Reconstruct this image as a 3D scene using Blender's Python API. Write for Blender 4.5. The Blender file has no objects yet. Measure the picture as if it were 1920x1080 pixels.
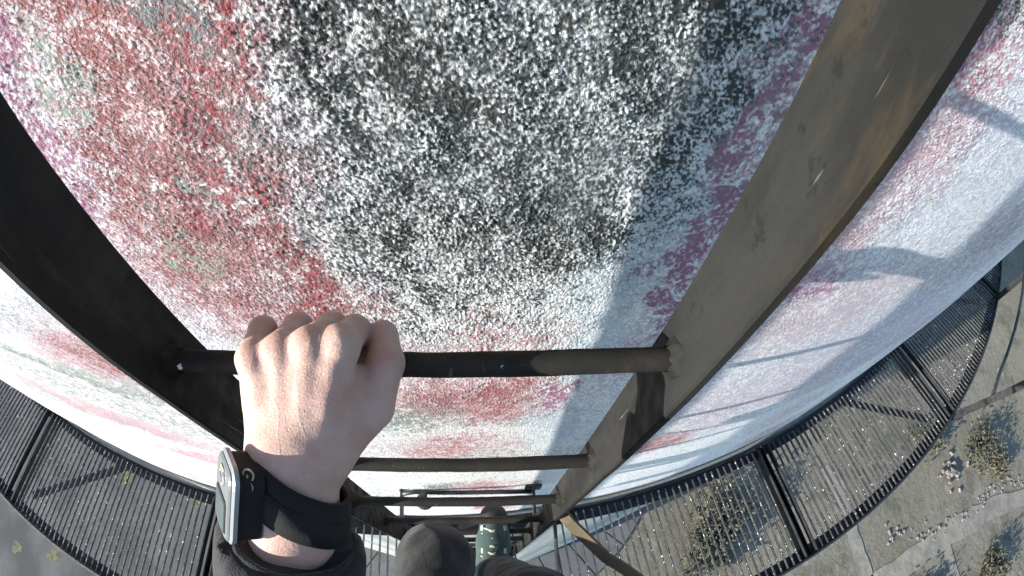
import bpy, math
import numpy as np
from mathutils import Vector, Matrix

R = math.radians
CZ = 20.0                                   # the climber's camera is 20 m above the ground
scene = bpy.context.scene
C = scene.collection

# ------------------------------------------------------------------ camera (action camera with a fisheye lens)
cam_d = bpy.data.cameras.new('camera')
cam = bpy.data.objects.new('camera', cam_d)
C.objects.link(cam)
scene.camera = cam
scene.render.engine = 'CYCLES'
cam_d.type = 'PANO'
cam_d.panorama_type = 'FISHEYE_LENS_POLYNOMIAL'
cam_d.sensor_fit = 'HORIZONTAL'
cam_d.sensor_width = 36.0
cam_d.fisheye_fov = R(340)
cam_d.fisheye_polynomial_k0 = 0.0
cam_d.fisheye_polynomial_k1 = -0.055519
cam_d.fisheye_polynomial_k2 = 0.0
cam_d.fisheye_polynomial_k3 = 3.2407e-06
cam_d.fisheye_polynomial_k4 = 0.0
cam_d.clip_start = 0.01
cam_d.clip_end = 3000.0
PITCH, YAW, ROLL = 1.0051513, 0.12096513, 0.09203113
cp, sp, cy_, sy_ = math.cos(PITCH), math.sin(PITCH), math.cos(YAW), math.sin(YAW)
fwd = Vector((sy_*cp, cy_*cp, -sp))
rgt = Vector((cy_, -sy_, 0))
upv = rgt.cross(fwd)
r2 = math.cos(ROLL)*rgt + math.sin(ROLL)*upv
u2 = -math.sin(ROLL)*rgt + math.cos(ROLL)*upv
m = Matrix((r2, u2, -fwd)).transposed().to_4x4()
m.translation = Vector((0, 0, CZ))
cam.matrix_world = m

# ------------------------------------------------------------------ sky, sun, exposure
SUN = Vector((3.14, 1.0, -0.92)).normalized()      # the way the light travels: low, from the left
world = bpy.data.worlds.new('World')
scene.world = world
world.use_nodes = True
wn = world.node_tree
wn.nodes.clear()
sky = wn.nodes.new('ShaderNodeTexSky')
sky.sky_type = 'NISHITA'
sky.sun_disc = False
sky.sun_elevation = math.asin(-SUN.z)
sky.sun_rotation = math.atan2(-SUN.x, -SUN.y)
sky.air_density = 1.0
sky.dust_density = 0.3
sky.ozone_density = 3.0
bg = wn.nodes.new('ShaderNodeBackground')
bg.inputs['Strength'].default_value = 0.145
wo = wn.nodes.new('ShaderNodeOutputWorld')
wn.links.new(sky.outputs[0], bg.inputs[0])
wn.links.new(bg.outputs[0], wo.inputs[0])
sun_d = bpy.data.lights.new('sun', 'SUN')
sun_d.energy = 5.0
sun_d.angle = R(0.55)
sun_d.color = (1.0, 0.95, 0.87)
sun = bpy.data.objects.new('sun', sun_d)
C.objects.link(sun)
sun.rotation_euler = SUN.to_track_quat('-Z', 'Y').to_euler()
vs = scene.view_settings
vs.view_transform = 'Standard'
vs.look = 'None'
vs.exposure = 1.25
vs.gamma = 1.0
vs.use_curve_mapping = False

# ------------------------------------------------------------------ helpers
def link(o, parent=None):
    C.objects.link(o)
    if parent is not None:
        o.parent = parent
        o.matrix_parent_inverse = parent.matrix_world.inverted()
    return o

def empty(name, loc):
    o = bpy.data.objects.new(name, None)
    o.location = loc
    o.empty_display_size = 0.1
    C.objects.link(o)
    o.matrix_world = Matrix.Translation(loc)
    return o

def tag(o, label=None, cat=None, group=None, kind=None):
    if label: o['label'] = label
    if cat: o['category'] = cat
    if group: o['group'] = group
    if kind: o['kind'] = kind
    return o

def mesh_obj(name, verts, faces, mat, parent=None, smooth=False, loc=(0, 0, 0)):
    me = bpy.data.meshes.new(name)
    me.from_pydata([tuple(v) for v in verts], [], [tuple(f) for f in faces])
    me.update()
    if smooth:
        me.polygons.foreach_set('use_smooth', [True]*len(me.polygons))
    me.materials.append(mat)
    o = bpy.data.objects.new(name, me)
    o.location = loc
    o.matrix_world = Matrix.Translation(loc)
    return link(o, parent)

def np_mesh(name, V, Q, mat, smooth=True):
    """quads from numpy arrays"""
    me = bpy.data.meshes.new(name)
    me.vertices.add(len(V)); me.vertices.foreach_set('co', np.ascontiguousarray(V, np.float32).ravel())
    n = len(Q)
    me.loops.add(n*4); me.loops.foreach_set('vertex_index', np.ascontiguousarray(Q, np.int32).ravel())
    me.polygons.add(n)
    me.polygons.foreach_set('loop_start', np.arange(0, n*4, 4, dtype=np.int32))
    me.polygons.foreach_set('use_smooth', np.full(n, smooth))
    me.update(calc_edges=True)
    me.materials.append(mat)
    return me

class MB:
    """collects simple shapes into one mesh"""
    def __init__(s): s.v, s.f = [], []
    def box(s, c, size, M=None):
        c = Vector(c); b = len(s.v)
        for i in (-.5, .5):
            for j in (-.5, .5):
                for k in (-.5, .5):
                    p = Vector((i*size[0], j*size[1], k*size[2]))
                    if M is not None: p = M @ p
                    s.v.append(c+p)
        s.f += [tuple(b+i for i in q) for q in ((0,1,3,2),(4,6,7,5),(0,4,5,1),(2,3,7,6),(0,2,6,4),(1,5,7,3))]
        return s
    def tube(s, pts, rad, n=10, cap=True):
        pts = [Vector(p) for p in pts]
        rads = rad if isinstance(rad, (list, tuple)) else [rad]*len(pts)
        b = len(s.v); up = None
        for i, p in enumerate(pts):
            t = (pts[min(i+1, len(pts)-1)]-pts[max(i-1, 0)]).normalized()
            if up is None:
                up = t.orthogonal().normalized()
            up = (up-t*up.dot(t)).normalized()
            w = t.cross(up)
            for k in range(n):
                a = 2*math.pi*k/n
                s.v.append(p+rads[i]*(math.cos(a)*up+math.sin(a)*w))
        for i in range(len(pts)-1):
            for k in range(n):
                k2 = (k+1) % n
                s.f.append((b+i*n+k, b+i*n+k2, b+(i+1)*n+k2, b+(i+1)*n+k))
        if cap:
            s.f.append(tuple(b+k for k in range(n))[::-1])
            s.f.append(tuple(b+(len(pts)-1)*n+k for k in range(n)))
        return s
    def strip(s, pts, half_w, half_t, side):
        """a flat bar swept along pts; side(i) gives the direction of its width"""
        b = len(s.v); pts = [Vector(p) for p in pts]
        for i, p in enumerate(pts):
            t = (pts[min(i+1, len(pts)-1)]-pts[max(i-1, 0)]).normalized()
            w = side(i); w = (w-t*w.dot(t)).normalized(); n = t.cross(w)
            for a, c in ((-1, -1), (1, -1), (1, 1), (-1, 1)):
                s.v.append(p+w*half_w*a+n*half_t*c)
        for i in range(len(pts)-1):
            for k in range(4):
                k2 = (k+1) % 4
                s.f.append((b+i*4+k, b+i*4+k2, b+(i+1)*4+k2, b+(i+1)*4+k))
        e = b+(len(pts)-1)*4
        s.f += [(b+3, b+2, b+1, b), (e, e+1, e+2, e+3)]
        return s
    def build(s, name, mat, parent=None, smooth=False, bevel=0.0, origin=None):
        o0 = Vector(origin) if origin is not None else Vector((0, 0, 0))
        o = mesh_obj(name, [v-o0 for v in s.v], s.f, mat, parent, smooth, o0)
        if bevel:
            bm = o.modifiers.new('bevel', 'BEVEL'); bm.width = bevel; bm.segments = 2; bm.limit_method = 'ANGLE'
        return o

rng = np.random.default_rng(7)

# ---- numpy noise
def hash3(ix, iy, iz, seed):
    h = (ix.astype(np.uint32)*np.uint32(374761393) + iy.astype(np.uint32)*np.uint32(668265263)
         + iz.astype(np.uint32)*np.uint32(2147483647) + np.uint32(seed*1274126177 & 0xffffffff))
    h = (h ^ (h >> np.uint32(13)))*np.uint32(1274126177)
    h = h ^ (h >> np.uint32(16))
    return (h & np.uint32(0xffffff)).astype(np.float32)/np.float32(0xffffff)

def vnoise2(x, y, seed):
    xi, yi = np.floor(x), np.floor(y)
    fx, fy = x-xi, y-yi
    fx = fx*fx*(3-2*fx); fy = fy*fy*(3-2*fy)
    xi = xi.astype(np.int64); yi = yi.astype(np.int64); z = np.zeros_like(xi)
    a = hash3(xi, yi, z, seed); b = hash3(xi+1, yi, z, seed); c = hash3(xi, yi+1, z, seed); d = hash3(xi+1, yi+1, z, seed)
    return ((a*(1-fx)+b*fx)*(1-fy)+(c*(1-fx)+d*fx)*fy).astype(np.float32)

def vnoise3(p, seed):
    i = np.floor(p); f = p-i; f = f*f*(3-2*f); i = i.astype(np.int64)
    out = 0
    for dx in (0, 1):
        for dy in (0, 1):
            for dz in (0, 1):
                w = (f[..., 0] if dx else 1-f[..., 0])*(f[..., 1] if dy else 1-f[..., 1])*(f[..., 2] if dz else 1-f[..., 2])
                out = out+w*hash3(i[..., 0]+dx, i[..., 1]+dy, i[..., 2]+dz, seed)
    return out

def worley2(x, y, seed):
    """distance to nearest and second nearest jittered point, and a random value of the nearest"""
    xi, yi = np.floor(x).astype(np.int64), np.floor(y).astype(np.int64)
    d1 = np.full(x.shape, 9., np.float32); d2 = d1.copy(); val = np.zeros(x.shape, np.float32)
    z = np.zeros_like(xi)
    for a in (-1, 0, 1):
        for b in (-1, 0, 1):
            cx, cy = xi+a, yi+b
            px = cx+hash3(cx, cy, z, seed); py = cy+hash3(cx, cy, z, seed+11)
            d = ((x-px)**2+(y-py)**2).astype(np.float32)
            v = hash3(cx, cy, z, seed+23)
            near = d < d1
            d2 = np.where(near, d1, np.minimum(d2, d))
            val = np.where(near, v, val)
            d1 = np.where(near, d, d1)
    return np.sqrt(d1), np.sqrt(d2), val

# ---- signed distance shapes and a mesher
def cap_sdf(p, a, b, ra, rb):
    a = np.asarray(a, np.float32); b = np.asarray(b, np.float32)
    ba = b-a; pa = p-a
    h = np.clip((pa@ba)/max(float(ba@ba), 1e-12), 0, 1)
    d = pa-h[..., None]*ba
    return np.sqrt((d*d).sum(-1))-(ra+(rb-ra)*h)

def smin(a, b, k):
    h = np.clip(0.5+0.5*(b-a)/k, 0, 1)
    return b+(a-b)*h-k*h*(1-h)

def chain(p, pts, k):
    d = None
    for q, w in zip(pts[:-1], pts[1:]):
        e = cap_sdf(p, q[:3], w[:3], q[3], w[3])
        d = e if d is None else smin(d, e, k)
    return d

def grid(lo, hi, h):
    ax = [np.arange(lo[i], hi[i]+h, h, dtype=np.float32) for i in range(3)]
    return np.stack(np.meshgrid(*ax, indexing='ij'), -1), np.array(lo, np.float32)

def surface_net(F, lo, h):
    ins = F < 0
    n = F.shape
    cell = np.zeros((n[0]-1, n[1]-1, n[2]-1), np.int8)
    for a in (0, 1):
        for b in (0, 1):
            for c in (0, 1):
                cell += ins[a:n[0]-1+a, b:n[1]-1+b, c:n[2]-1+c]
    act = (cell > 0) & (cell < 8)
    idx = np.full(cell.shape, -1, np.int64)
    ijk = np.argwhere(act)
    idx[act] = np.arange(len(ijk))
    acc = np.zeros((len(ijk), 3)); cnt = np.zeros(len(ijk))
    cor = [(a, b, c) for a in (0, 1) for b in (0, 1) for c in (0, 1)]
    val = {q: F[ijk[:, 0]+q[0], ijk[:, 1]+q[1], ijk[:, 2]+q[2]] for q in cor}
    for q in cor:
        for ax in range(3):
            if q[ax]: continue
            w = list(q); w[ax] = 1; w = tuple(w)
            f0, f1 = val[q], val[w]
            x = (f0 < 0) != (f1 < 0)
            t = np.where(x, f0/np.where(x, f0-f1, 1), 0)
            pt = np.tile(np.array(q, float), (len(ijk), 1)); pt[:, ax] = t
            acc += pt*x[:, None]; cnt += x
    V = (ijk+acc/cnt[:, None])*h+lo
    Q = []
    for ax in range(3):
        o1, o2 = [(1, 2), (2, 0), (0, 1)][ax]
        s0 = [slice(None)]*3; s1 = [slice(None)]*3
        s0[ax] = slice(0, n[ax]-1); s1[ax] = slice(1, n[ax])
        A, B = ins[tuple(s0)], ins[tuple(s1)]
        e = np.argwhere(A != B)
        e = e[(e[:, o1] > 0) & (e[:, o2] > 0) & (e[:, o1] < n[o1]-1) & (e[:, o2] < n[o2]-1)]
        def at(d1, d2):
            k = e.copy(); k[:, o1] -= d1; k[:, o2] -= d2
            return idx[k[:, 0], k[:, 1], k[:, 2]]
        q = np.stack([at(1, 1), at(0, 1), at(0, 0), at(1, 0)], 1)
        flip = ~A[e[:, 0], e[:, 1], e[:, 2]]
        q[flip] = q[flip][:, ::-1]
        Q.append(q)
    return V, np.concatenate(Q)

def sdf_obj(name, F, lo, h, mat, parent):
    V, Q = surface_net(F, lo, h)
    V = V+np.array([0, 0, CZ])
    me = np_mesh(name, V, Q, mat)
    o = bpy.data.objects.new(name, me)
    return link(o, parent)

# ------------------------------------------------------------------ materials
def mat_new(name):
    mt = bpy.data.materials.new(name); mt.use_nodes = True
    nt = mt.node_tree
    return mt, nt, nt.nodes['Principled BSDF']

class NB:
    """short hand for wiring shader nodes"""
    def __init__(s, nt): s.nt = nt
    def n(s, kind, **kw):
        nd = s.nt.nodes.new(kind)
        for k, v in kw.items(): setattr(nd, k, v)
        return nd
    def put(s, sock, v):
        if isinstance(v, bpy.types.NodeSocket): s.nt.links.new(v, sock)
        else: sock.default_value = v
    def pos(s):
        return s.n('ShaderNodeNewGeometry').outputs['Position']
    def noise(s, vec, scale, detail=3, rough=.55, dist=0.):
        nd = s.n('ShaderNodeTexNoise')
        s.put(nd.inputs['Vector'], vec); nd.inputs['Scale'].default_value = scale
        nd.inputs['Detail'].default_value = detail; nd.inputs['Roughness'].default_value = rough
        nd.inputs['Distortion'].default_value = dist
        return nd.outputs['Fac']
    def noisec(s, vec, scale, detail=2):
        nd = s.n('ShaderNodeTexNoise')
        s.put(nd.inputs['Vector'], vec); nd.inputs['Scale'].default_value = scale; nd.inputs['Detail'].default_value = detail
        return nd.outputs['Color']
    def voro(s, vec, scale, feature='F1', out='Distance'):
        nd = s.n('ShaderNodeTexVoronoi', feature=feature)
        s.put(nd.inputs['Vector'], vec); nd.inputs['Scale'].default_value = scale
        return nd.outputs[out]
    def math(s, op, a, b=0., c=0., clamp=False):
        nd = s.n('ShaderNodeMath', operation=op, use_clamp=clamp)
        s.put(nd.inputs[0], a); s.put(nd.inputs[1], b); s.put(nd.inputs[2], c)
        return nd.outputs[0]
    def vmath(s, op, a, b=(0, 0, 0)):
        nd = s.n('ShaderNodeVectorMath', operation=op)
        s.put(nd.inputs[0], a); s.put(nd.inputs[1], b)
        return nd.outputs['Value'] if op in ('LENGTH', 'DOT_PRODUCT') else nd.outputs[0]
    def ramp(s, v, lo, hi, a=0., b=1.):
        nd = s.n('ShaderNodeMapRange', interpolation_type='SMOOTHSTEP')
        s.put(nd.inputs['Value'], v); s.put(nd.inputs['From Min'], lo); s.put(nd.inputs['From Max'], hi)
        s.put(nd.inputs['To Min'], a); s.put(nd.inputs['To Max'], b)
        return nd.outputs['Result']
    def mix(s, f, a, b):
        nd = s.n('ShaderNodeMix', data_type='RGBA')
        s.put(nd.inputs[0], f)
        for sock, v in ((nd.inputs[6], a), (nd.inputs[7], b)):
            if isinstance(v, tuple) and len(v) == 3: v = v+(1.,)
            s.put(sock, v)
        return nd.outputs[2]
    def bump(s, h, strength, dist, normal=None):
        nd = s.n('ShaderNodeBump')
        nd.inputs['Strength'].default_value = strength; nd.inputs['Distance'].default_value = dist
        s.put(nd.inputs['Height'], h)
        if normal is not None: s.put(nd.inputs['Normal'], normal)
        return nd.outputs[0]
    def scale(s, vec, sc):
        nd = s.n('ShaderNodeMapping'); s.put(nd.inputs['Vector'], vec); nd.inputs['Scale'].default_value = sc
        return nd.outputs[0]

# the tower's painted roughcast: where each coat of paint, and the blue painted shade, lies is stored on the wall's mesh (see the tower)
PAINTS = [('paint_lilac', (.46, .33, .47)), ('paint_pink', (.58, .25, .28)), ('paint_blue_and_shade', (.56, .66, .71)), ('paint_red', (.34, .125, .12)),
          ('paint_crimson', (.36, .085, .095)), ('paint_plum', (.36, .17, .25)), ('paint_green', (.30, .36, .31)), ('paint_grey', (.19, .21, .21)), ('paint_black', (.046, .053, .051))]
def wall_material():
    mt, nt, bs = mat_new('painted_roughcast')
    b = NB(nt)
    P = b.pos()
    def attr(nm): return b.n('ShaderNodeAttribute', attribute_name=nm).outputs['Fac']
    g1, g2 = attr('grain'), attr('grain_b')
    fine = b.math('MULTIPLY', b.math('SUBTRACT', b.noise(P, 820, 2, .65), .5), .85)
    g1 = b.math('ADD', g1, fine); g2 = b.math('ADD', g2, fine)
    tone = attr('tone')
    col = b.mix(b.ramp(tone, .0, .6), (.62, .64, .645), (.86, .86, .845))
    W_ = (.62, .62, .6, .45, .45, .40, .40, .50, .42)
    for k, (nm, c) in enumerate(PAINTS):
        f = b.ramp(b.math('SUBTRACT', attr(nm), g1 if k == 3 else attr('grain_c') if k > 6 else g2), -W_[k], W_[k])
        dark = tuple(v*.72 for v in c)
        col = b.mix(f, col, b.mix(b.ramp(fine, -.1, .1), c, dark) if k in (1, 3) else c)
    col = b.mix(b.math('MULTIPLY', b.ramp(tone, .40, .0), .22), col, (.20, .205, .205))
    ck = b.ramp(attr('crack'), .35, .75)
    col = b.mix(b.math('MULTIPLY', ck, .8), col, (.045, .045, .05))
    b.put(bs.inputs['Base Color'], col)
    bs.inputs['Roughness'].default_value = .8
    bs.inputs['Specular IOR Level'].default_value = .25
    b.put(bs.inputs['Normal'], b.bump(b.noise(P, 230, 3, .7), .6, .0042))
    return mt

def metal_material(name, base, base2, rust, rust_amt, rough=.55, fleck=0., spec=.5, scuff=.35):
    mt, nt, bs = mat_new(name)
    b = NB(nt); P = b.pos()
    Ps = b.scale(P, (1, 1, .25))
    col = b.mix(b.ramp(b.noise(Ps, 14, 5, .6), .38, .62), base, base2)
    rm = b.ramp(b.noise(Ps, 9, 6, .65, .4), .62-rust_amt, .70-rust_amt)
    col = b.mix(b.math('MULTIPLY', rm, .85), col, rust)
    col = b.mix(b.math('MULTIPLY', b.ramp(b.noise(P, 330, 2), .55, .75), .35), col, (.012, .011, .01))
    scr = b.ramp(b.noise(b.scale(P, (60, 60, 4)), 3, 2), .70, .76)
    col = b.mix(b.math('MULTIPLY', scr, scuff), col, (.20, .18, .15))
    pt = b.ramp(b.noise(P, 38, 5, .7), .60, .64)
    col = b.mix(b.math('MULTIPLY', pt, scuff*.7), col, tuple(.45*v for v in base))
    if fleck:  # chips on the rungs; on grating bars also painted glints
        fl = b.ramp(b.noise(P, 70 if fleck > .1 else 58, 3, .6), .76-fleck, .78-fleck)
        col = b.mix(fl, col, (.70, .70, .70))
    b.put(bs.inputs['Base Color'], col)
    bs.inputs['Metallic'].default_value = 0.0
    b.put(bs.inputs['Roughness'], b.ramp(b.noise(P, 40, 4), .3, .7, rough-.12, rough+.2))
    bs.inputs['Specular IOR Level'].default_value = spec
    b.put(bs.inputs['Normal'], b.bump(b.math('ADD', b.noise(P, 160, 4, .7), b.math('MULTIPLY', rm, .5)), .35, .0012))
    return mt

def plain(name, col, rough=.6, spec=.5, bump=0, bscale=200, metallic=0., var=None):
    mt, nt, bs = mat_new(name)
    b = NB(nt); P = b.pos()
    if var: b.put(bs.inputs['Base Color'], b.mix(b.ramp(b.noise(P, var[1], 4), .35, .65), col, var[0]))
    else: bs.inputs['Base Color'].default_value = col+(1,)
    bs.inputs['Roughness'].default_value = rough
    bs.inputs['Specular IOR Level'].default_value = spec
    bs.inputs['Metallic'].default_value = metallic
    if bump: b.put(bs.inputs['Normal'], b.bump(b.noise(P, bscale, 3, .6), .5, bump))
    return mt

def skin_material():
    mt, nt, bs = mat_new('skin')
    b = NB(nt); P = b.pos()
    col = b.mix(b.ramp(b.noise(P, 45, 4), .35, .68), (.58, .40, .33), (.51, .33, .268))
    col = b.mix(b.math('MULTIPLY', b.ramp(b.noise(P, 22, 2), .55, .72), .35), col, (.45, .27, .225))
    col = b.mix(b.math('MULTIPLY', b.ramp(b.noise(P, 900, 2), .6, .7), .12), col, (.33, .19, .14))
    b.put(bs.inputs['Base Color'], col)
    bs.inputs['Roughness'].default_value = .52
    bs.inputs['Specular IOR Level'].default_value = .38
    bs.inputs['Subsurface Weight'].default_value = .25
    bs.inputs['Subsurface Radius'].default_value = (1.0, .35, .18)
    bs.inputs['Subsurface Scale'].default_value = .0025
    kn = b.vmath('ADD', P, (0, 0, -CZ))
    for c_ in ((-.1345, .1165, -.255), (-.1183, .1225, -.257), (-.1008, .1280, -.259), (-.0838, .1320, -.264), (-.1400, .146, -.274), (-.118, .152, -.279), (-.0962, .1540, -.284), (-.0612, .1300, -.281)):
        d = b.vmath('LENGTH', b.vmath('SUBTRACT', kn, c_))
        col = b.mix(b.ramp(d, .013, .003, 0., .42), col, (.52, .25, .20))
    fr = b.ramp(b.noise(P, 330, 1), .70, .76)
    col = b.mix(b.math('MULTIPLY', fr, .4), col, (.30, .16, .11))
    b.put(bs.inputs['Base Color'], col)
    w = b.voro(b.scale(P, (1, 1.6, 1)), 520, 'DISTANCE_TO_EDGE')
    cr = b.n('ShaderNodeTexWave', wave_type='BANDS', bands_direction='Y')
    b.put(cr.inputs['Vector'], P); cr.inputs['Scale'].default_value = 95; cr.inputs['Distortion'].default_value = 9; cr.inputs['Detail'].default_value = 3; cr.inputs['Detail Scale'].default_value = 2.5
    vein = b.ramp(b.math('ABSOLUTE', b.math('SUBTRACT', b.noise(b.scale(P, (1.2, .45, .7)), 48, 1, .4), .5)), .05, .0)
    h = b.math('ADD', b.math('MULTIPLY', b.ramp(w, 0, .10), .55), b.math('ADD', b.noise(P, 260, 4, .65), b.math('ADD', b.math('MULTIPLY', cr.outputs['Fac'], .22), b.math('MULTIPLY', vein, .30))))
    b.put(bs.inputs['Normal'], b.bump(h, .42, .0011))
    return mt

def cloth_material(name, col, col2, rough=.85, weave=0.):
    mt, nt, bs = mat_new(name)
    b = NB(nt); P = b.pos()
    b.put(bs.inputs['Base Color'], b.mix(b.ramp(b.noise(P, 30, 4), .35, .7), col, col2))
    bs.inputs['Roughness'].default_value = rough
    bs.inputs['Sheen Weight'].default_value = .15
    bs.inputs['Specular IOR Level'].default_value = .3
    h = b.math('ADD', b.noise(P, 900, 2), b.math('MULTIPLY', b.noise(b.scale(P, (1, 1, 2.2)), 34, 4, .6, 1.2), 3))
    b.put(bs.inputs['Normal'], b.bump(h, .5, .0016 if weave else .002))
    return mt

def ground_material():
    mt, nt, bs = mat_new('rough_grass_ground')
    b = NB(nt); P = b.pos()
    n1 = b.noise(P, .12, 5, .6, .5)
    col = b.mix(b.ramp(n1, .40, .62), (.190, .170, .126), (.220, .196, .150))
    col = b.mix(b.ramp(b.noise(P, .45, 6, .65), .50, .66), col, (.130, .125, .085))
    col = b.mix(b.math('MULTIPLY', b.ramp(b.noise(P, 3.2, 5, .7), .50, .70), .5), col, (.095, .088, .064))
    col = b.mix(b.math('MULTIPLY', b.ramp(b.noise(P, .8, 4, .6), .60, .68), .6), col, (.33, .285, .235))
    b.put(bs.inputs['Base Color'], col)
    bs.inputs['Roughness'].default_value = .95
    bs.inputs['Specular IOR Level'].default_value = .1
    b.put(bs.inputs['Normal'], b.bump(b.noise(P, 2.2, 6, .7), .5, .15))
    return mt

M_wall = wall_material()
M_rail = metal_material('rusty_rail_paint', (.0108, .0114, .0114), (.0225, .0229, .0216), (.034, .0265, .0170), .06, .68, .0, spec=.15, scuff=.6)
M_rung = metal_material('worn_rung_paint', (.018, .017, .0148), (.030, .027, .022), (.044, .031, .019), .06, .62, .055, spec=.2)
M_hoop = metal_material('rusty_hoop_sunlit_tone', (.085, .066, .042), (.11, .085, .055), (.13, .085, .045), .1, .7, spec=.2)  # rust brown, lightened to stand for sunlight on the hoop
M_dark = metal_material('dark_steel', (.014, .015, .017), (.024, .025, .027), (.035, .028, .022), .0, .45, .0)
M_bar = metal_material('wet_grating_steel_painted_glints', (.034, .034, .034), (.065, .063, .060), (.08, .068, .052), .02, .32, .115, spec=.9)  # white flecks: paint spots and droppings, plus glints put into the colour
M_skin = skin_material()
M_jacket = cloth_material('black_jacket_cloth', (.013, .014, .016), (.022, .023, .026))
M_trouser = cloth_material('charcoal_trouser_cloth', (.014, .014, .015), (.025, .025, .024), weave=1.)
M_shoe = cloth_material('teal_shoe_fabric', (.028, .056, .054), (.042, .072, .067), .8)
M_rubber = plain('black_rubber', (.012, .012, .013), .6, .4, .0006, 300)
M_strap = plain('black_neoprene', (.010, .010, .011), .75, .3, .0006, 500)
M_lace = plain('pale_lace', (.42, .42, .36), .85, .2, .0004, 900)
M_case = plain('grey_watch_plastic', (.13, .145, .15), .4, .5, .00015, 400)
M_rim = plain('silver_watch_rim', (.30, .32, .32), .35, .6, metallic=.2)
M_screen = plain('watch_display', (.10, .125, .13), .15, .7)
M_print = plain('tan_print', (.34, .29, .18), .6)
M_ground = ground_material()
M_asph = plain('worn_asphalt', (.078, .075, .071), .9, .2, .02, 12, var=((.145, .137, .125), .35))
M_conc = plain('pale_concrete', (.15, .147, .14), .85, .2, .01, 8, var=((.115, .11, .105), .9))
M_path = plain('trodden_dirt_path', (.29, .26, .21), .95, .1, .05, 4, var=((.21, .19, .155), 1.1))
M_stone = plain('pale_rubble_stone', (.23, .205, .185), .9, .2, .02, 9, var=((.15, .14, .122), 2.5))
M_yellow = plain('yellow_paint_patch', (.20, .185, .06), .85, .2, var=((.09, .088, .07), 5.))
M_leaf = plain('dull_green_leaves', (.075, .077, .055), .85, .1, var=((.105, .102, .075), 1.))
M_bark = plain('brown_bark', (.06, .047, .035), .9, .1, .01, 20)

# ------------------------------------------------------------------ ground
def sheet(name, pts, z, mat, parent=None):
    vs_ = [(x, y, z) for x, y in pts]
    return mesh_obj(name, vs_, [tuple(range(len(vs_)))], mat, parent)

g = 60; gx = np.concatenate([[-1500], np.linspace(-70, 90, g), [1500]]); gy = np.concatenate([[-1500], np.linspace(-60, 70, g), [1500]])
GX, GY = np.meshgrid(gx, gy, indexing='ij')
rr = np.hypot(GX+.335, GY-6)
GZ = (vnoise2(GX*.09+50, GY*.09+50, 3)-.5)*.9*np.clip((rr-26)/14, 0, 1)*(np.abs(GX) < 1000)
GZ = np.where(GX < -8, 0, GZ)
gv = np.stack([GX, GY, GZ], -1).reshape(-1, 3)
ni, nj = GX.shape
ii, jj = np.meshgrid(np.arange(ni-1), np.arange(nj-1), indexing='ij')
gq = np.stack([ii*nj+jj, (ii+1)*nj+jj, (ii+1)*nj+jj+1, ii*nj+jj+1], -1).reshape(-1, 4)
ground = bpy.data.objects.new('ground', np_mesh('ground', gv, gq, M_ground))
link(ground); tag(ground, 'olive grey rough grass ground far below', kind='structure')

AX, AY, RAD = -.33506, 5.99808, 5.73012        # tower axis and radius

def arc(r, a):
    return (AX+r*math.sin(R(a)), AY-r*math.cos(R(a)))

yard = sheet('asphalt_yard', [(-60, -40), (-6.5, -40), (-5.2, -6), (-5.9, 1.5), (-6.2, 12), (-6.5, 50), (-60, 50)], .012, M_asph)
tag(yard, 'worn grey asphalt yard below the platform, left', kind='structure')
for x, y, w, h, a in ((-19.8, -1.4, 1.1, .55, 20), (-11.4, 3.9, .9, .55, -10), (-13.2, 4.6, .7, .5, 5), (-15.9, 2.9, 1.0, .6, 30), (-11.9, 2.4, .7, .5, 12), (-7.2, 2.0, .6, .5, 0), (-22.5, -1.6, .9, .6, 10), (-9.2, .9, .6, .4, 40)):
    n = 10
    pts = []
    for k in range(n):
        t = 2*math.pi*k/n; rr_ = 1+.25*math.sin(3*t+x)+.12*math.sin(5*t+y)
        px, py = w*.5*rr_*math.cos(t), h*.5*rr_*math.sin(t)
        pts.append((x+px*math.cos(R(a))-py*math.sin(R(a)), y+px*math.sin(R(a))+py*math.cos(R(a))))
    sheet('yellow_patch', pts, .020, M_yellow, yard)

# concrete apron round the tower's foot, cast in slabs with open joints
apron = empty('apron', (AX, AY, 0)); apron['kind'] = 'structure'; apron['label'] = 'pale concrete apron slabs round the tower foot'
for k in range(-6, 8):
    a0, a1 = k*12+.25, k*12+11.75
    v = []; f = []
    nseg = 6
    for i in range(nseg+1):
        a = a0+(a1-a0)*i/nseg
        for r, z in ((5.6, -.05), (5.6, .05), (7.55, .05), (7.55, -.05)):
            x, y = arc(r, a); v.append((x, y, z+.03*0))
    for i in range(nseg):
        for q in range(4):
            q2 = (q+1) % 4
            f.append((i*4+q, i*4+q2, (i+1)*4+q2, (i+1)*4+q))
    f += [(0, 1, 2, 3), (nseg*4+3, nseg*4+2, nseg*4+1, nseg*4)]
    mesh_obj('slab', v, f, M_conc, apron)

def path_strip(name, pts, w, z, mat):
    P_ = [Vector((x, y, 0)) for x, y in pts]
    fine = []
    for i in range(len(P_)-1):
        for k in range(6):
            fine.append(P_[i].lerp(P_[i+1], k/6))
    fine.append(P_[-1])
    v = []; f = []
    for i, p in enumerate(fine):
        t = (fine[min(i+1, len(fine)-1)]-fine[max(i-1, 0)]).normalized()
        n = Vector((-t.y, t.x, 0))
        ww = w*(.8+.5*float(vnoise2(np.array([i*.9]), np.array([w*9]), 5)[0]))
        for s_ in (-.5, .5):
            q = p+n*ww*s_
            v.append((q.x, q.y, ground_z(q.x, q.y)+z))
    for i in range(len(fine)-1):
        f.append((i*2, i*2+1, i*2+3, i*2+2))
    return mesh_obj(name, v, f, mat)

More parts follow.
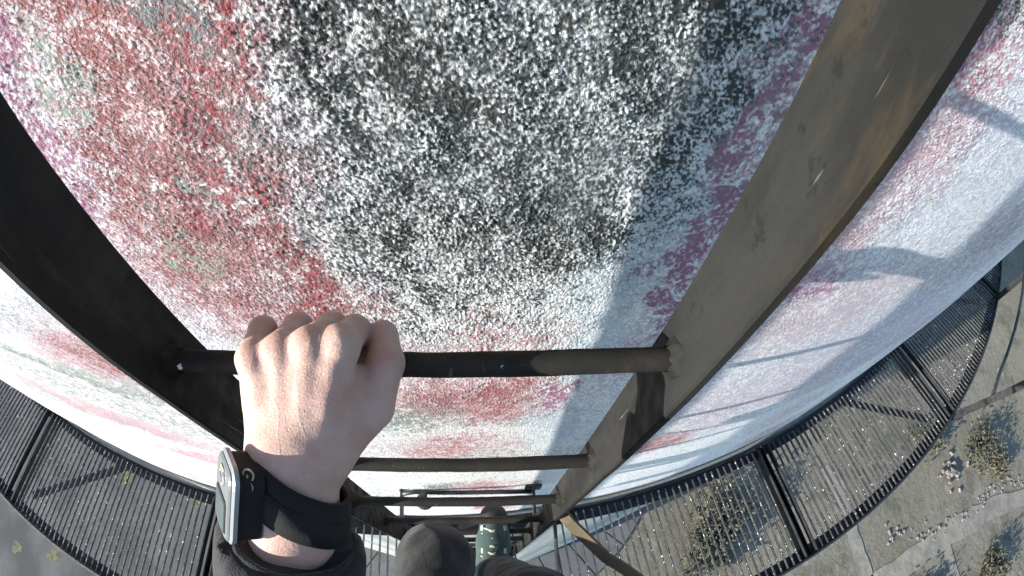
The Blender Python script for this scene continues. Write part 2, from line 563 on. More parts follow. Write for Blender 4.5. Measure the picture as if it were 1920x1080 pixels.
def ground_z(x, y):
    i = int(np.clip(np.searchsorted(gx, x)-1, 0, len(gx)-2)); j = int(np.clip(np.searchsorted(gy, y)-1, 0, len(gy)-2))
    u = (x-gx[i])/(gx[i+1]-gx[i]); v = (y-gy[j])/(gy[j+1]-gy[j])
    return float((GZ[i, j]*(1-u)+GZ[i+1, j]*u)*(1-v)+(GZ[i, j+1]*(1-u)+GZ[i+1, j+1]*u)*v)

for nm, pts, w in (('path', [(12.5, -4.2), (16, -3.4), (19.5, -2.5), (23, -1.9), (27, -1.6), (31, -1.9), (38, -2.6), (50, -4)], 1.1),
                   ('path', [(22, -2.0), (22.4, -4.5), (23.5, -9), (24, -16)], .6),
                   ('path', [(15.2, 2.9), (15.9, .6), (16.2, -1.4), (16.6, -3.3)], .7)):
    tag(path_strip(nm, pts, w, .03, M_path), kind='structure')

# loose stones along the path: nobody could count them
v = []; f = []
for k in range(170):
    t = rng.random()
    x = 18+t*13; y = -2.0+.5*math.sin(x*.5)+rng.normal(0, .28)+.9
    s_ = .04+.09*rng.random()**2
    z = ground_z(x, y)+s_*.3
    b0 = len(v)
    for q in ((1, 0, 0), (-1, 0, 0), (0, 1, 0), (0, -1, 0), (0, 0, .8), (0, 0, -.8)):
        v.append((x+q[0]*s_*(.7+.6*rng.random()), y+q[1]*s_*(.7+.6*rng.random()), z+q[2]*s_))
    for q in ((0, 2, 4), (2, 1, 4), (1, 3, 4), (3, 0, 4), (2, 0, 5), (1, 2, 5), (3, 1, 5), (0, 3, 5)):
        f.append(tuple(b0+i for i in q))
tag(mesh_obj('stones', v, f, M_stone), 'loose pale stones lining the dirt path', 'stones', kind='stuff')

# a small heap of pale rubble
heap = empty('rubble_heap', (23.6, 1.0, ground_z(23.6, 1.0)))
tag(heap, 'small heap of pale pinkish rubble on the grass near the path', 'rubble')
for k in range(26):
    a = rng.random()*6.28; d = abs(rng.normal(0, .55)); s_ = .08+.13*rng.random()
    x, y = 23.6+d*math.cos(a)*1.1, 1.0+d*math.sin(a)
    mb = MB(); mb.box((x, y, ground_z(x, y)+max(.06, .3-.3*d)), (s_*1.5, s_, s_*.8), Matrix.Rotation(rng.random()*3, 3, 'Z') @ Matrix.Rotation(rng.random()-.5, 3, 'X'))
    mb.build('stone', M_stone, heap, bevel=.03)

def shrub(x, y, h, w, label, seed):
    r_ = np.random.default_rng(seed)
    z0 = ground_z(x, y)
    root = empty('shrub', (x, y, z0)); tag(root, label, 'shrub', 'shrubs on the ground below'); h *= .42; w *= 1.35
    mb = MB()
    for k in range(6):
        a = r_.random()*6.28
        mb.tube([(x, y, z0-.05), (x+.2*w*math.cos(a), y+.2*w*math.sin(a), z0+h*.45), (x+.45*w*math.cos(a+.3), y+.45*w*math.sin(a+.3), z0+h*.85)], [.05, .03, .012], 5)
    mb.build('stem', M_bark, root)
    v = []; f = []
    cl = [(r_.normal(0, .3, 3)*np.array([w, w, h*.6])+np.array([0, 0, h*.62]), .22+.3*r_.random()) for _ in range(16)]
    for c_, s_ in cl:
        for k in range(110):
            p = c_+r_.normal(0, 1, 3)*s_*w*.42
            if p[2] < .05: continue
            d1 = r_.normal(0, 1, 3); d1 /= np.linalg.norm(d1); d2 = np.cross(d1, r_.normal(0, 1, 3)); d2 /= np.linalg.norm(d2)
            L = .07+.07*r_.random(); b0 = len(v); o = np.array([x, y, z0])+p
            v += [tuple(o-d1*L), tuple(o+d2*L*.45), tuple(o+d1*L), tuple(o-d2*L*.45)]
            f.append((b0, b0+1, b0+2, b0+3))
    mesh_obj('crown', v, f, M_leaf, root)

shrub(9.6, 1.5, 1.6, 1.5, 'green leafy shrub seen through the grating right of the ladder', 1)
shrub(8.5, .5, 1.2, 1.1, 'lower dark green shrub beside the leafy one under the grating', 2)
shrub(26.9, 1.9, 1.6, 1.5, 'dull dark shrub beyond the rubble heap', 3)
shrub(28.2, .5, 1.2, 1.0, 'small shrub at the far end of the stone lined path', 4)
shrub(22.4, 3.6, 1.3, 1.2, 'low shrub on the grass just past the platform rim', 5)
shrub(19.0, -5.2, 1.3, 1.2, 'low bushy shrub on the near side of the dirt path', 6)
shrub(25.6, -4.6, 1.2, 1.2, 'low bushy shrub beside the narrow side path', 7)

# ------------------------------------------------------------------ the tower
def wall_xyz(s, z, r):
    a = s/RAD+math.asin(-AX/RAD)          # s = 0 in front of the camera
    return np.stack([AX+r*np.sin(a), AY-r*np.cos(a), z+CZ], -1)

du = .0039; RELIEF = .0023
us = np.arange(math.asinh(-2.3/.27), math.asinh(2.9/.27), du)
vs2 = np.arange(math.asinh(.10/.27), math.asinh(-2.45/.27), -du)
S = .27*np.sinh(us); Z = .27*np.sinh(vs2)
SS, ZZ = np.meshgrid(S, Z, indexing='ij')
dist = np.sqrt(.27**2+SS**2+ZZ**2)
fade = np.clip(1.75-dist*du*1000/2.6, 0.12, 1)                 # no finer relief than the mesh can carry
wx = SS+.004*(vnoise2(SS*70+90, ZZ*70+90, 31)-.5); wz = ZZ+.004*(vnoise2(SS*70+9, ZZ*70+190, 32)-.5)
f1, f2, val = worley2(wx*350+500, wz*285+500, 41)
g1_, g2_, val2 = worley2(wx*560+900, wz*480+900, 43)
low = vnoise2(SS*28+300, ZZ*28+300, 44)
gran = np.clip(f2-f1, 0, .55)/.55*(.25+.75*val)
fine = np.clip(g2_-g1_, 0, .6)/.6*(.3+.7*val2)
relief = .62*gran+.38*fine
disp = fade*(RELIEF*relief*(.45+1.0*low)+.0010*low)+.0022*(vnoise2(SS*7+20, ZZ*7+20, 45)-.5)
disp = disp+.004*(vnoise2(SS*1.3+20, ZZ*1.7+20, 46)-.5)
# ---- coats of paint, some of the blue being painted shade
def fbm(x, z, f, seed, o=4):
    t = 0; amp = 1; tot = 0
    for k in range(o):
        t = t+amp*vnoise2(x*f+77+13*k, z*f+91+7*k, seed+k); tot += amp; amp *= .6; f *= 2.1
    return t/tot
def rank(a):
    o = np.empty(a.size, np.float32); o[np.argsort(a.ravel(), kind='stable')] = np.linspace(0, 1, a.size, dtype=np.float32)
    return o.reshape(a.shape)
sp_a = vnoise2(SS*540+40, ZZ*440+60, 51); sp_b = vnoise2(SS*360+240, ZZ*300+160, 52); sp_c = vnoise2(SS*110+240, ZZ*95+160, 53)
grain = rank(.60*relief+.32*sp_a+.16*sp_c)
grain_c = rank(.36*relief+.46*sp_a+.12*sp_c+.08*fbm(SS, ZZ, 75, 201, 3))
grain_b = rank(-.22*relief+.50*sp_b+.25*sp_c)
tone = rank(.45*val2+.35*vnoise2(SS*300+400, ZZ*260+400, 57)+.25*fbm(SS, ZZ, 60, 191, 3))
wobx = (fbm(SS, ZZ, 9, 101)-.5)*.13+(fbm(SS, ZZ, 55, 111, 3)-.5)*.045
wobz = (fbm(SS, ZZ, 8, 121)-.5)*.15+(fbm(SS, ZZ, 50, 131, 3)-.5)*.05
blot = fbm(SS, ZZ, 34, 141, 4)
streak = fbm(SS*3.2+.8*ZZ, ZZ*.9, 9, 151, 4); patch_ = fbm(SS, ZZ, 15, 156, 3)
COATS = {
 'paint_lilac': [(.60, -.25, .16, .30, 0, .25), (.75, -1.0, .4, .3, 0, .35), (-.8, -1.1, .5, .3, -15, .35), (-.355, -.30, .026, .42, -5, .6), (-.315, -.22, .02, .3, -5, .35), (.225, -.40, .05, .40, 3, .45), (.45, -.48, .10, .05, 0, .75), (.85, -.80, .35, .12, 10, .5), (1.3, -1.1, .5, .1, 15, .5), (-.14, -.25, .02, .3, 3, .25), (.14, -.90, .06, .10, 0, .6)],
 'paint_pink': [(-.26, -.38, .10, .18, -4, .75), (-.24, -.15, .10, .2, 0, .5), (.40, -.25, .12, .34, 0, .62), (.60, -.62, .35, .14, 5, .55), (.9, -1.0, .5, .25, 8, .4), (1.2, -.5, .4, .3, 0, .4), (-.75, -.75, .5, .35, -25, .5), (.43, -.13, .05, .07, 0, .75), (.42, -.36, .055, .11, 0, .65), (.40, -.52, .06, .06, 0, .5), (-.62, -.66, .22, .15, -30, 1.0), (-.95, -1.02, .36, .10, -24, .95), (-.75, -1.35, .25, .08, -15, .8), (.02, -.62, .26, .07, 0, .45), (0, -.77, .16, .12, 3, .85), (-.06, -1.07, .13, .10, 0, .65), (.0, -1.60, .10, .10, 0, .7), (.05, -2.0, .10, .14, 0, .7), (.46, -1.32, .14, .08, 0, .85), (.7, -1.05, .2, .06, 0, .45), (1.1, -.45, .25, .05, 5, .6), (-.52, -.35, .1, .12, 0, .35)],
 'paint_blue_and_shade': [(-.7, -.6, .5, .6, 0, .40), (.145, -.55, .035, .30, 3, .65), (.185, -.30, .025, .2, 4, .6), (.9, -.75, .6, .5, 10, .28), (.21, -.13, .03, .07, 0, .7), (-.30, -.24, .02, .25, -4, .4), (.13, -.95, .06, .2, 0, .5)],  # pale blue paint, plus blue shade by the rail and far right as colour
 'paint_red': [(-.235, -.22, .115, .28, -3, .74), (-.22, -.08, .17, .08, 0, .70), (-.20, -.43, .09, .07, -4, .50), (-.32, -.10, .06, .07, 0, .5), (.0, -.76, .12, .07, 4, .48), (-.60, -.66, .15, .08, -30, .60), (.45, -1.32, .09, .05, 0, .45), (-.13, -.47, .03, .06, 0, .45)],
 'paint_crimson': [(-.188, -.22, .016, .12, 0, .5), (-.168, -.36, .018, .12, 3, .55), (-.155, -.11, .018, .07, 0, .6), (-.175, -.455, .022, .03, 0, .55), (-.24, -.30, .01, .05, 0, .4)],
 'paint_plum': [(.225, -.34, .022, .24, 4, .85), (.23, -.12, .016, .08, 0, .8), (.222, -.52, .020, .08, 0, .75), (.135, -.80, .03, .06, 0, .75), (.44, -.50, .09, .04, 0, .5), (-.36, -.2, .02, .3, -5, .55), (.41, -.13, .04, .06, 0, .5)],
 'paint_green': [(-.9, -.85, .5, .10, -22, .4), (-.315, -.155, .022, .05, -5, .6), (-.265, -.36, .025, .05, 0, .45), (-.2, -.27, .012, .02, 0, .7), (-.13, -.84, .07, .09, 0, .4), (-.8, -.72, .3, .045, -22, .65), (-1.25, -1.0, .4, .07, -18, .6), (.03, -.33, .05, .05, 0, .3), (-.7, -1.7, .5, .2, 0, .4)],
 'paint_grey': [(.03, -.20, .18, .26, 0, .80), (-.205, -.13, .035, .022, 0, .72), (-.20, -.08, .05, .03, 0, .5), (-.13, -.83, .07, .07, 0, .35), (0, -.25, .19, .26, 0, .36), (-.10, -1.52, .05, .06, 0, .6), (-.8, -.74, .25, .02, -22, .45), (.44, -.08, .06, .04, 0, .6), (.02, -.88, .2, .03, 0, .3), (0, -1.2, .3, .06, 0, .3)],
 'paint_black': [(-.075, -.21, .045, .11, -8, .74), (-.035, -.34, .055, .09, 0, .74), (-.10, -.13, .04, .07, 0, .55), (.04, -.08, .17, .07, 0, .72), (.150, -.20, .042, .14, 5, .66), (.10, -.15, .05, .08, 0, .66), (-.05, -.46, .045, .05, 0, .66), (.075, -.37, .05, .10, 0, .58), (.03, -.24, .12, .17, 0, .46), (.0, -.02, .3, .05, 0, .66), (.02, -.42, .09, .08, 0, .50), (-.09, -.36, .04, .12, 0, .5), (.125, -.33, .03, .07, 0, .45), (.44, -.07, .05, .04, 0, .45), (.10, -.43, .03, .05, 0, .45), (-.02, -.52, .1, .03, 0, .35)],
}
for k in range(44):
    left = k % 2
    x_ = -.75-1.5*rng.random()**1.3 if left else .95+1.8*rng.random()
    nm = ('paint_pink', 'paint_lilac', 'paint_blue_and_shade', 'paint_green', 'paint_grey', 'paint_pink')[int(rng.integers(0, 6))]
    COATS[nm].append((x_, -2.3*rng.random(), .08+.22*rng.random(), .04+.16*rng.random(), float(rng.normal(0, 15)), .25+.4*rng.random()))
paint = {}
for nm, lst in COATS.items():
    cov = np.zeros(SS.shape, np.float32)
    for x, z, hx, hz, tilt, amt in lst:
        dx = SS+wobx*(1 if nm != 'paint_crimson' else .4)-x; dz = ZZ+wobz-z
        ct, st = math.cos(R(tilt)), math.sin(R(tilt))
        d = np.hypot((dx*ct+dz*st)/hx, (-dx*st+dz*ct)/hz)
        t = np.clip((1.55-d)/1.2, 0, 1)
        cov = np.maximum(cov, amt*t*t*(3-2*t))
    paint[nm] = np.where(cov > .02, cov*(.72+.56*blot)*(.88+2.3*(streak-.48) if nm == 'paint_black' else 1.+.5*(patch_-.5)), -1.)
# hairline cracks: edges of large warped cells, only here and there
k1, k2, _ = worley2(SS*4.2+30+2.2*fbm(SS, ZZ, 9, 161), ZZ*7.5+30+2.2*fbm(SS, ZZ, 9, 171), 48)
crack = np.clip(1-(k2-k1)/(.0045+.010*dist), 0, 1)*np.clip((fbm(SS, ZZ, 3.1, 181, 2)-.52)/.10, 0, 1)*np.clip((np.abs(ZZ)-.55)/.3, 0, 1)
disp = disp-.0012*crack
WV = wall_xyz(SS, ZZ, RAD+disp).reshape(-1, 3)
ni, nj = SS.shape
ii, jj = np.meshgrid(np.arange(ni-1), np.arange(nj-1), indexing='ij')
WQ = np.stack([ii*nj+jj, ii*nj+jj+1, (ii+1)*nj+jj+1, (ii+1)*nj+jj], -1).reshape(-1, 4)
# the rest of the shaft: below, above and round the back
rest_v = []; rest_q = []; base = len(WV)
def patch(s_list, z_list):
    global base
    sa, za = np.meshgrid(np.array(s_list), np.array(z_list), indexing='ij')
    rest_v.append(wall_xyz(sa, za, RAD+.0005).reshape(-1, 3))
    a_, b_ = sa.shape
    i_, j_ = np.meshgrid(np.arange(a_-1), np.arange(b_-1), indexing='ij')
    rest_q.append(np.stack([i_*b_+j_, i_*b_+j_+1, (i_+1)*b_+j_+1, (i_+1)*b_+j_], -1).reshape(-1, 4)+base)
    base += a_*b_
circ = 2*math.pi*RAD
zt, zb = float(Z[0]), float(Z[-1])
patch(np.linspace(S[0], S[-1], 60), [8, 4, 1.5, .6, zt])
patch(np.linspace(S[0], S[-1], 60), [zb, -4, -8, -14, -CZ-.3])
patch(np.linspace(S[-1], S[0]+circ, 140), [8, 4, 1.5, .6, zt, -.7, -1.6, zb, -4, -8, -14, -CZ-.3])
allv = np.concatenate([WV]+rest_v); allq = np.concatenate([WQ]+rest_q)
me = np_mesh('painted_tower', allv, allq, M_wall)
n_rest = len(allv)-len(WV)
rest_xyz = np.concatenate(rest_v)
for nm, arr in list(paint.items())+[('grain', grain), ('grain_b', grain_b), ('grain_c', grain_c), ('tone', tone), ('crack', crack)]:
    at = me.attributes.new(nm, 'FLOAT', 'POINT')
    fill = .30+.35*rng.random(n_rest) if nm in ('paint_green', 'paint_grey') else np.full(n_rest,   .5 if nm.startswith(('grain', 'tone')) else -1. if nm.startswith('paint') else 0.)
    at.data.foreach_set('value', np.concatenate([arr.reshape(-1), fill]).astype(np.float32))
tower = bpy.data.objects.new('painted_tower', me); link(tower)
tag(tower, 'round roughcast tower with flaking white, red, pink and black paint', 'tower')

# ------------------------------------------------------------------ ladder
XR, XL, YW, YN, YRG, Z1 = .1343, -.2257, .1665, .1063, .1351, -.3075
ladder = empty('ladder', (-.0457, .136, 13.0))
tag(ladder, 'rusty steel ladder with flat rails and round rungs on the painted tower', 'ladder')
LTOP, LBOT = 1.2, -7.0
def rail(x, sgn):
    v = []; f = []
    zs = np.linspace(LTOP, LBOT, 120)
    t = .0095
    for k, z in enumerate(zs):
        w1 = .0012*(vnoise2(np.array([z*5+40]), np.array([x*9+7]), 61)[0]-.5)
        w2 = .0016*(vnoise2(np.array([z*23+40]), np.array([x*9+17]), 62)[0]-.5)
        w3 = .0016*(vnoise2(np.array([z*19+80]), np.array([x*9+27]), 63)[0]-.5)
        e = .0018
        x0, x1 = x+w1, x+sgn*t+w1
        y0, y1 = YN+w2, YW+w3
        ring = [(x0, y0+e), (x0, (y0+y1)/2), (x0, y1-e), (x0+sgn*e, y1), (x1-sgn*e, y1), (x1, y1-e), (x1, y0+e), (x1-sgn*e, y0), (x0+sgn*e, y0)]
        v += [(px, py, z+CZ) for px, py in ring]
    n = 9
    for i in range(len(zs)-1):
        for k in range(n):
            k2 = (k+1) % n
            q = (i*n+k, i*n+k2, (i+1)*n+k2, (i+1)*n+k)
            f.append(q if sgn < 0 else q[::-1])
    f += [tuple(range(n)), tuple(range((len(zs)-1)*n, len(zs)*n))]
    return mesh_obj('rail', v, f, M_rail, ladder)
rail(XR, 1); rail(XL, -1)

def rung_mesh():
    n, L = 18, 40
    v = []; f = []
    for i in range(L+1):
        x = XL-.004+(XR-XL+.008)*i/L
        for k in range(n):
            a = 2*math.pi*k/n
            r_ = .0086+.0011*(float(vnoise3(np.array([[x*60+40, math.cos(a)*1.6+9, math.sin(a)*1.6+9]]), 71)[0])-.5)+.0007*(float(vnoise3(np.array([[x*160+40, math.cos(a)*3+9, math.sin(a)*3+9]]), 72)[0])-.5)
            v.append((x, r_*math.cos(a), r_*math.sin(a)))
    for i in range(L):
        for k in range(n):
            k2 = (k+1) % n
            f.append((i*n+k, i*n+k2, (i+1)*n+k2, (i+1)*n+k))
    f += [tuple(range(n))[::-1], tuple(range(L*n, L*n+n))]
    return v, f
def weld_mesh(x, sgn):
    v = []; f = []; n = 18; prof = ((.0150, 0.), (.0135, .0022), (.0110, .0045), (.0092, .0075))
    for j, (r_, d) in enumerate(prof):
        for k in range(n):
            a = 2*math.pi*k/n
            q = r_*(1+.12*math.sin(5*a+j)+.08*math.sin(9*a)) if j < 3 else r_
            v.append((x-sgn*d*(1+.2*math.sin(7*a)), q*math.cos(a), q*math.sin(a)))
    for j in range(len(prof)-1):
        for k in range(n):
            k2 = (k+1) % n
            f.append((j*n+k, j*n+k2, (j+1)*n+k2, (j+1)*n+k))
    return v, f
rv, rf = rung_mesh()
rung_me = None
weld_me = {}
for i in range(-4, 22):
    z = CZ+Z1-.3*i
    o = bpy.data.objects.new('rung', rung_me) if rung_me else mesh_obj('rung', rv, rf, M_rung, None, True)
    if rung_me is None: rung_me = o.data
    else: C.objects.link(o)
    o.location = (0, YRG, z); o.matrix_world = Matrix.Translation((0, YRG, z))
    o.parent = ladder; o.matrix_parent_inverse = ladder.matrix_world.inverted()
    if -2 <= i <= 7:
        for x, s_ in ((XR, 1), (XL, -1)):
            if s_ not in weld_me:
                wv, wf = weld_mesh(x, s_)
                w = mesh_obj('weld_bead', wv, wf, M_rail, None, True); weld_me[s_] = w.data
            else:
                w = bpy.data.objects.new('weld_bead', weld_me[s_]); C.objects.link(w)
            w.location = (0, YRG, z); w.matrix_world = Matrix.Translation((0, YRG, z))
            w.parent = o; w.matrix_parent_inverse = o.matrix_world.inverted()

# stand-off brackets to the wall with a tie rod
for x in (XL-.02, XR+.02):
    for z in (-1.58, -4.6):
        mb = MB()
        mb.strip([(x, .135, z+CZ), (x, .275, z+CZ)], .018, .004, lambda i: Vector((0, 0, 1)))
        b_ = mb.build('stand_off', M_dark, ladder, bevel=.001)
        mb = MB(); mb.box((x, .276, z+CZ), (.05, .008, .07))
        mb.build('wall_plate', M_dark, b_, bevel=.001)
        for dz in (-.022, .022): MB().tube([(x, .273, z+CZ+dz), (x, .264, z+CZ+dz)], .006, 6).build('bolt', M_dark, b_)
mb = MB(); mb.tube([(XL-.015, .255, -1.555+CZ), (XL+.02, .262, -1.555+CZ), (-.12, .262, -1.565+CZ), (.05, .265, -1.585+CZ), (XR+.015, .262, -1.58+CZ)], .007, 8)
mb.build('tie_rod', M_dark, ladder, smooth=True)
mb = MB(); mb.tube([(-.172+.020*math.cos(R(q)), .232+.020*math.sin(R(q)), -1.545+CZ) for q in range(70, 371, 25)], .0075, 8)
mb.build('hook_clamp', M_dark, ladder, smooth=True)

# cage hoop that leaves the right rail and swings round behind the climber
hp = []
for k in range(49):
    t = k/48
    a = R(-52+284*t)
    hp.append((-.0457+.455*math.cos(a)*1.0, -.29-.40*math.sin(a)*1.0, -1.02+CZ))
hp = [(XR+.013, .125, -1.0+CZ), (XR+.03, .10, -1.0+CZ)]+hp+[(XL-.03, .10, -1.0+CZ), (XL-.013, .125, -1.0+CZ)]
mb = MB(); mb.strip(hp, .012, .004, lambda i: (Vector((hp[i][0]+.0457, hp[i][1]+.29, .45))))
mb.build('cage_hoop', M_hoop, ladder)

# ------------------------------------------------------------------ ring platform
PZ = CZ-2.2
plat = empty('ring_platform', (AX, AY, PZ-.1))
tag(plat, 'black steel ring platform with bar grating round the tower', 'platform')
A0, A1, PITCHA = -46.45, 67.4, 12.65
RI, RO = RAD+.035, 6.368
def ring(name, r0, r1, z0, z1, a0, a1, mat, parent, n=90):
    v = []; f = []
    for i in range(n+1):
        a = a0+(a1-a0)*i/n
        for r_, z in ((r0, z0), (r1, z0), (r1, z1), (r0, z1)):
            x, y = arc(r_, a); v.append((x, y, z))
    for i in range(n):
        for q in range(4):
            q2 = (q+1) % 4
            f.append((i*4+q, i*4+q2, (i+1)*4+q2, (i+1)*4+q))
    f += [(3, 2, 1, 0), (n*4, n*4+1, n*4+2, n*4+3)]
    return mesh_obj(name, v, f, mat, parent)
ring('inner_ring', RI-.005, RI+.050, PZ-.062, PZ-.054, A0, A1, M_dark, plat)
ring('inner_flange', RI-.014, RI-.006, PZ-.062, PZ+.012, A0, A1, M_dark, plat)
ring('outer_ring', RO-.050, RO-.008, PZ-.062, PZ-.054, A0, A1, M_dark, plat)
ring('rim', RO-.007, RO+.003, PZ-.075, PZ+.014, A0, A1, M_dark, plat)
# a gutter of dark mortar between wall and flange
bar_me = None
beams = [A0+PITCHA*k for k in range(10)]
for a in beams:
    ca, sa = math.cos(R(a)), math.sin(R(a))
    prof = [(-.024, -.040), (-.024, -.100), (.024, -.100), (.024, -.040), (.018, -.040), (.018, -.094), (-.018, -.094), (-.018, -.040)]
    v = []; f = []
    for r_ in (RI, RO-.010):
        x, y = arc(r_, a)
        v += [(x+ca*o_, y+sa*o_, PZ+z_) for o_, z_ in prof]
    for k in range(8):
        f.append((k, (k+1) % 8, 8+(k+1) % 8, 8+k))
    f += [(0, 1, 6, 7), (1, 2, 5, 6), (2, 3, 4, 5), (15, 14, 9, 8), (14, 13, 10, 9), (13, 12, 11, 10)]
    mesh_obj('radial_beam', v, f, M_dark, plat)
for k in range(9):
    a, a2 = beams[k], beams[k+1]
    mid = (a+a2)/2+.1
    to = a2 if mid > 0 else a
    if to in (beams[4],) or (-9 < mid < 11): continue
    p0 = arc(RI+.03, mid); p1 = arc(6.25, to-(1.4 if mid > 0 else -1.0))
    mb = MB(); mb.strip([(p0[0], p0[1], PZ-.07), (p1[0], p1[1], PZ-.07)], .022, .004, lambda i, a=mid: Vector((math.cos(R(a)), math.sin(R(a)), 0)))
    mb.build('diagonal_brace', M_dark, plat)
HATCH = (-.33, .30)
for k in range(9):
    a, a2 = beams[k], beams[k+1]
    ap = arc((RI+RO)/2, (a+a2)/2)
    pan = empty('grating_panel', (*ap, PZ-.03)); pan.parent = plat; pan.matrix_parent_inverse = plat.matrix_world.inverted()
    for ae in (a+.32, a2-.32):
        MB().strip([(*arc(RI+.01, ae), PZ-.012), (*arc(RO-.012, ae), PZ-.012)], .018, .003, lambda i: Vector((0, 0, 1))).build('edge_bar', M_dark, pan)
    nb = 35
    for i in range(1, nb):
        ang = a+.32+(PITCHA-.64)*i/nb
        px, py = arc(6.05, ang)
        if HATCH[0] < px < HATCH[1]: continue           # the way through for the ladder
        if bar_me is None:
            mb = MB(); mb.box((0, 0, 0), (.0056, RO-RI-.022, .013))
            o = mb.build('bar', M_bar); bar_me = o.data
        else:
            o = bpy.data.objects.new('bar', bar_me); C.objects.link(o)
        rm = (RI+RO)/2
        x, y = arc(rm+float(rng.normal(0, .0015)), ang)
        Mx = Matrix.Translation((x, y, PZ-.0065+float(rng.normal(0, .0012)))) @ Matrix.Rotation(R(ang+float(rng.normal(0, .12))), 4, 'Z') @ Matrix.Rotation(float(rng.normal(0, .035)), 4, 'Y')
        o.matrix_world = Mx
        o.parent = pan; o.matrix_parent_inverse = pan.matrix_world.inverted()
# hatch trimmers
for x in HATCH:
    mb = MB(); mb.strip([(x, .30, PZ-.02), (x, -.32, PZ-.02)], .03, .004, lambda i: Vector((0, 0, 1))); mb.build('hatch_trimmer', M_dark, plat)

# remains of the platform's railing
def rail_pt(a, z, r_=RO+.012):
    x, y = arc(r_, a); return (x, y, z)
railing = empty('railing', rail_pt(42.1, PZ))
tag(railing, 'dark steel railing left on the platform rim, right', 'railing')
for a, lean in ((29.6, .10), (42.1, 0.), (54.75, 0.)):
    mb = MB(); mb.strip([rail_pt(a, PZ-.08), rail_pt(a, PZ+.5, RO+.012+lean*.5), rail_pt(a, PZ+1.1, RO+.012+lean)], .022, .005, lambda i: Vector((0, 1, 0)))
    mb.build('post', M_dark, railing)
for z, rad in ((PZ+.30, .012), (PZ+1.1, .018)):
    pts = [rail_pt(29.6+(54.75-29.6)*k/12, z, RO+.012+(.10*(z-PZ)/1.1 if k == 0 else .0)) for k in range(13)]
    mb = MB(); mb.tube(pts, rad, 8); mb.build('handrail' if z > PZ+.6 else 'mid_rail', M_dark, railing, smooth=True)

# ------------------------------------------------------------------ the climber
person = empty('person', (0, .05, CZ-1.5))
tag(person, 'climber in black jacket, charcoal trousers and teal shoes gripping the rung', 'person')
pinky = [(-.1345, .1170, -.2615, .0102), (-.1400, .1445, -.2785, .0092), (-.1455, .1480, -.3080, .0080), (-.1420, .1300, -.3225, .0072)]
ringf = [(-.1183, .1232, -.2640, .0114), (-.1180, .1500, -.2845, .0099), (-.1225, .1520, -.3150, .0086), (-.1195, .1300, -.3265, .0076)]
middle = [(-.1008, .1285, -.2665, .0120), (-.0962, .1525, -.2890, .0102), (-.1000, .1535, -.3190, .0089), (-.0992, .1305, -.3285, .0079)]
index = [(-.0838, .1322, -.2710, .0118), (-.0812, .1523, -.2920, .0099), (-.0815, .1535, -.3200, .0087), (-.0802, .1310, -.3285, .0078)]
thumb = [(-.0925, .0740, -.2995, .0150), (-.0672, .1022, -.2965, .0142), (-.0592, .1300, -.2930, .0115), (-.0630, .1518, -.2965, .0100)]
meta = [((-.1338, .1173, -.2630, .0106), (-.1262, .0740, -.2895, .0130)), ((-.1185, .1228, -.2658, .0115), (-.1178, .0743, -.2885, .0140)),
        ((-.1012, .1278, -.2685, .0122), (-.1079, .0755, -.2905, .0150)), ((-.0852, .1308, -.2740, .0122), (-.0984, .0773, -.2950, .0150))]
wrist = [(-.1165, .0599, -.2945, .0212), (-.1182, .0362, -.3100, .0215), (-.1329, .0030, -.3420, .026), (-.1650, -.075, -.418, .034), (-.19, -.14, -.48, .04)]
wrist2 = [(-.1085, .0620, -.3000, .0200), (-.1128, .0377, -.3150, .0205), (-.1269, .0038, -.3464, .026), (-.1600, -.075, -.420, .034), (-.19, -.14, -.48, .04)]
palm = [((-.1321, .1098, -.2850, .0130), (-.1269, .0775, -.2995, .0155)), ((-.0890, .1167, -.2960, .0140), (-.1040, .0784, -.3090, .0160)), ((-.110, .1120, -.2895, .0145), (-.112, .078, -.303, .016))]
def roll(pt, k): return (pt[0]*k, pt[1]*k, pt[2]*k, pt[3]*k)
for fg, k0, k1 in ((pinky, 1.022, 1.012), (ringf, 1.006, 1.004), (middle, .988, .996), (index, .972, .990)):
    fg[0] = roll(fg[0], k0); fg[1] = roll(fg[1], k1)
meta = [(roll(a_, k), roll(b_, 1+(k-1)*.9)) for (a_, b_), k in zip(meta, (1.022, 1.006, .988, .972))]
h = .00115
Pg, lo = grid((-.175, -.006, -.385), (-.035, .175, -.232), h)
F = None
for a_, b_ in meta:
    e = cap_sdf(Pg, a_[:3], b_[:3], a_[3], b_[3]); F = e if F is None else smin(F, e, .0100)
for a_, b_ in palm:
    F = smin(F, cap_sdf(Pg, a_[:3], b_[:3], a_[3], b_[3]), .012)
W = smin(chain(Pg, wrist[:3], .01), chain(Pg, wrist2[:3], .01), .018)
F = smin(F, W, .020)
F = smin(F, cap_sdf(Pg, thumb[0][:3], thumb[1][:3], thumb[0][3], thumb[1][3]), .014)
# web between thumb and index, and the heel of the thumb
F = smin(F, cap_sdf(Pg, (-.0800, .1020, -.2930), (-.0745, .1180, -.2925), .0100, .0085), .012)
F = smin(F, cap_sdf(Pg, (-.0745, .1180, -.2960), (-.0725, .1420, -.3050), .0085, .0075), .003)
fing = None
for fg in (pinky, ringf, middle, index):
    e = chain(Pg, fg, .0035)
    # knuckle swellings
    e = smin(e, cap_sdf(Pg, fg[1][:3], fg[1][:3], fg[1][3]*1.04, fg[1][3]*1.04), .003)
    fing = e if fing is None else smin(fing, e, .0006)
F = smin(F, fing, .0032)
for fg, r_ in ((pinky, .0092), (ringf, .0102), (middle, .0112), (index, .0108)):
    c_ = np.array(fg[0][:3])+np.array([.0002, -.0006, .0010])
    F = smin(F, cap_sdf(Pg, c_, c_, r_*.97, r_*.97), .0060)
th = chain(Pg, thumb[1:], .004)
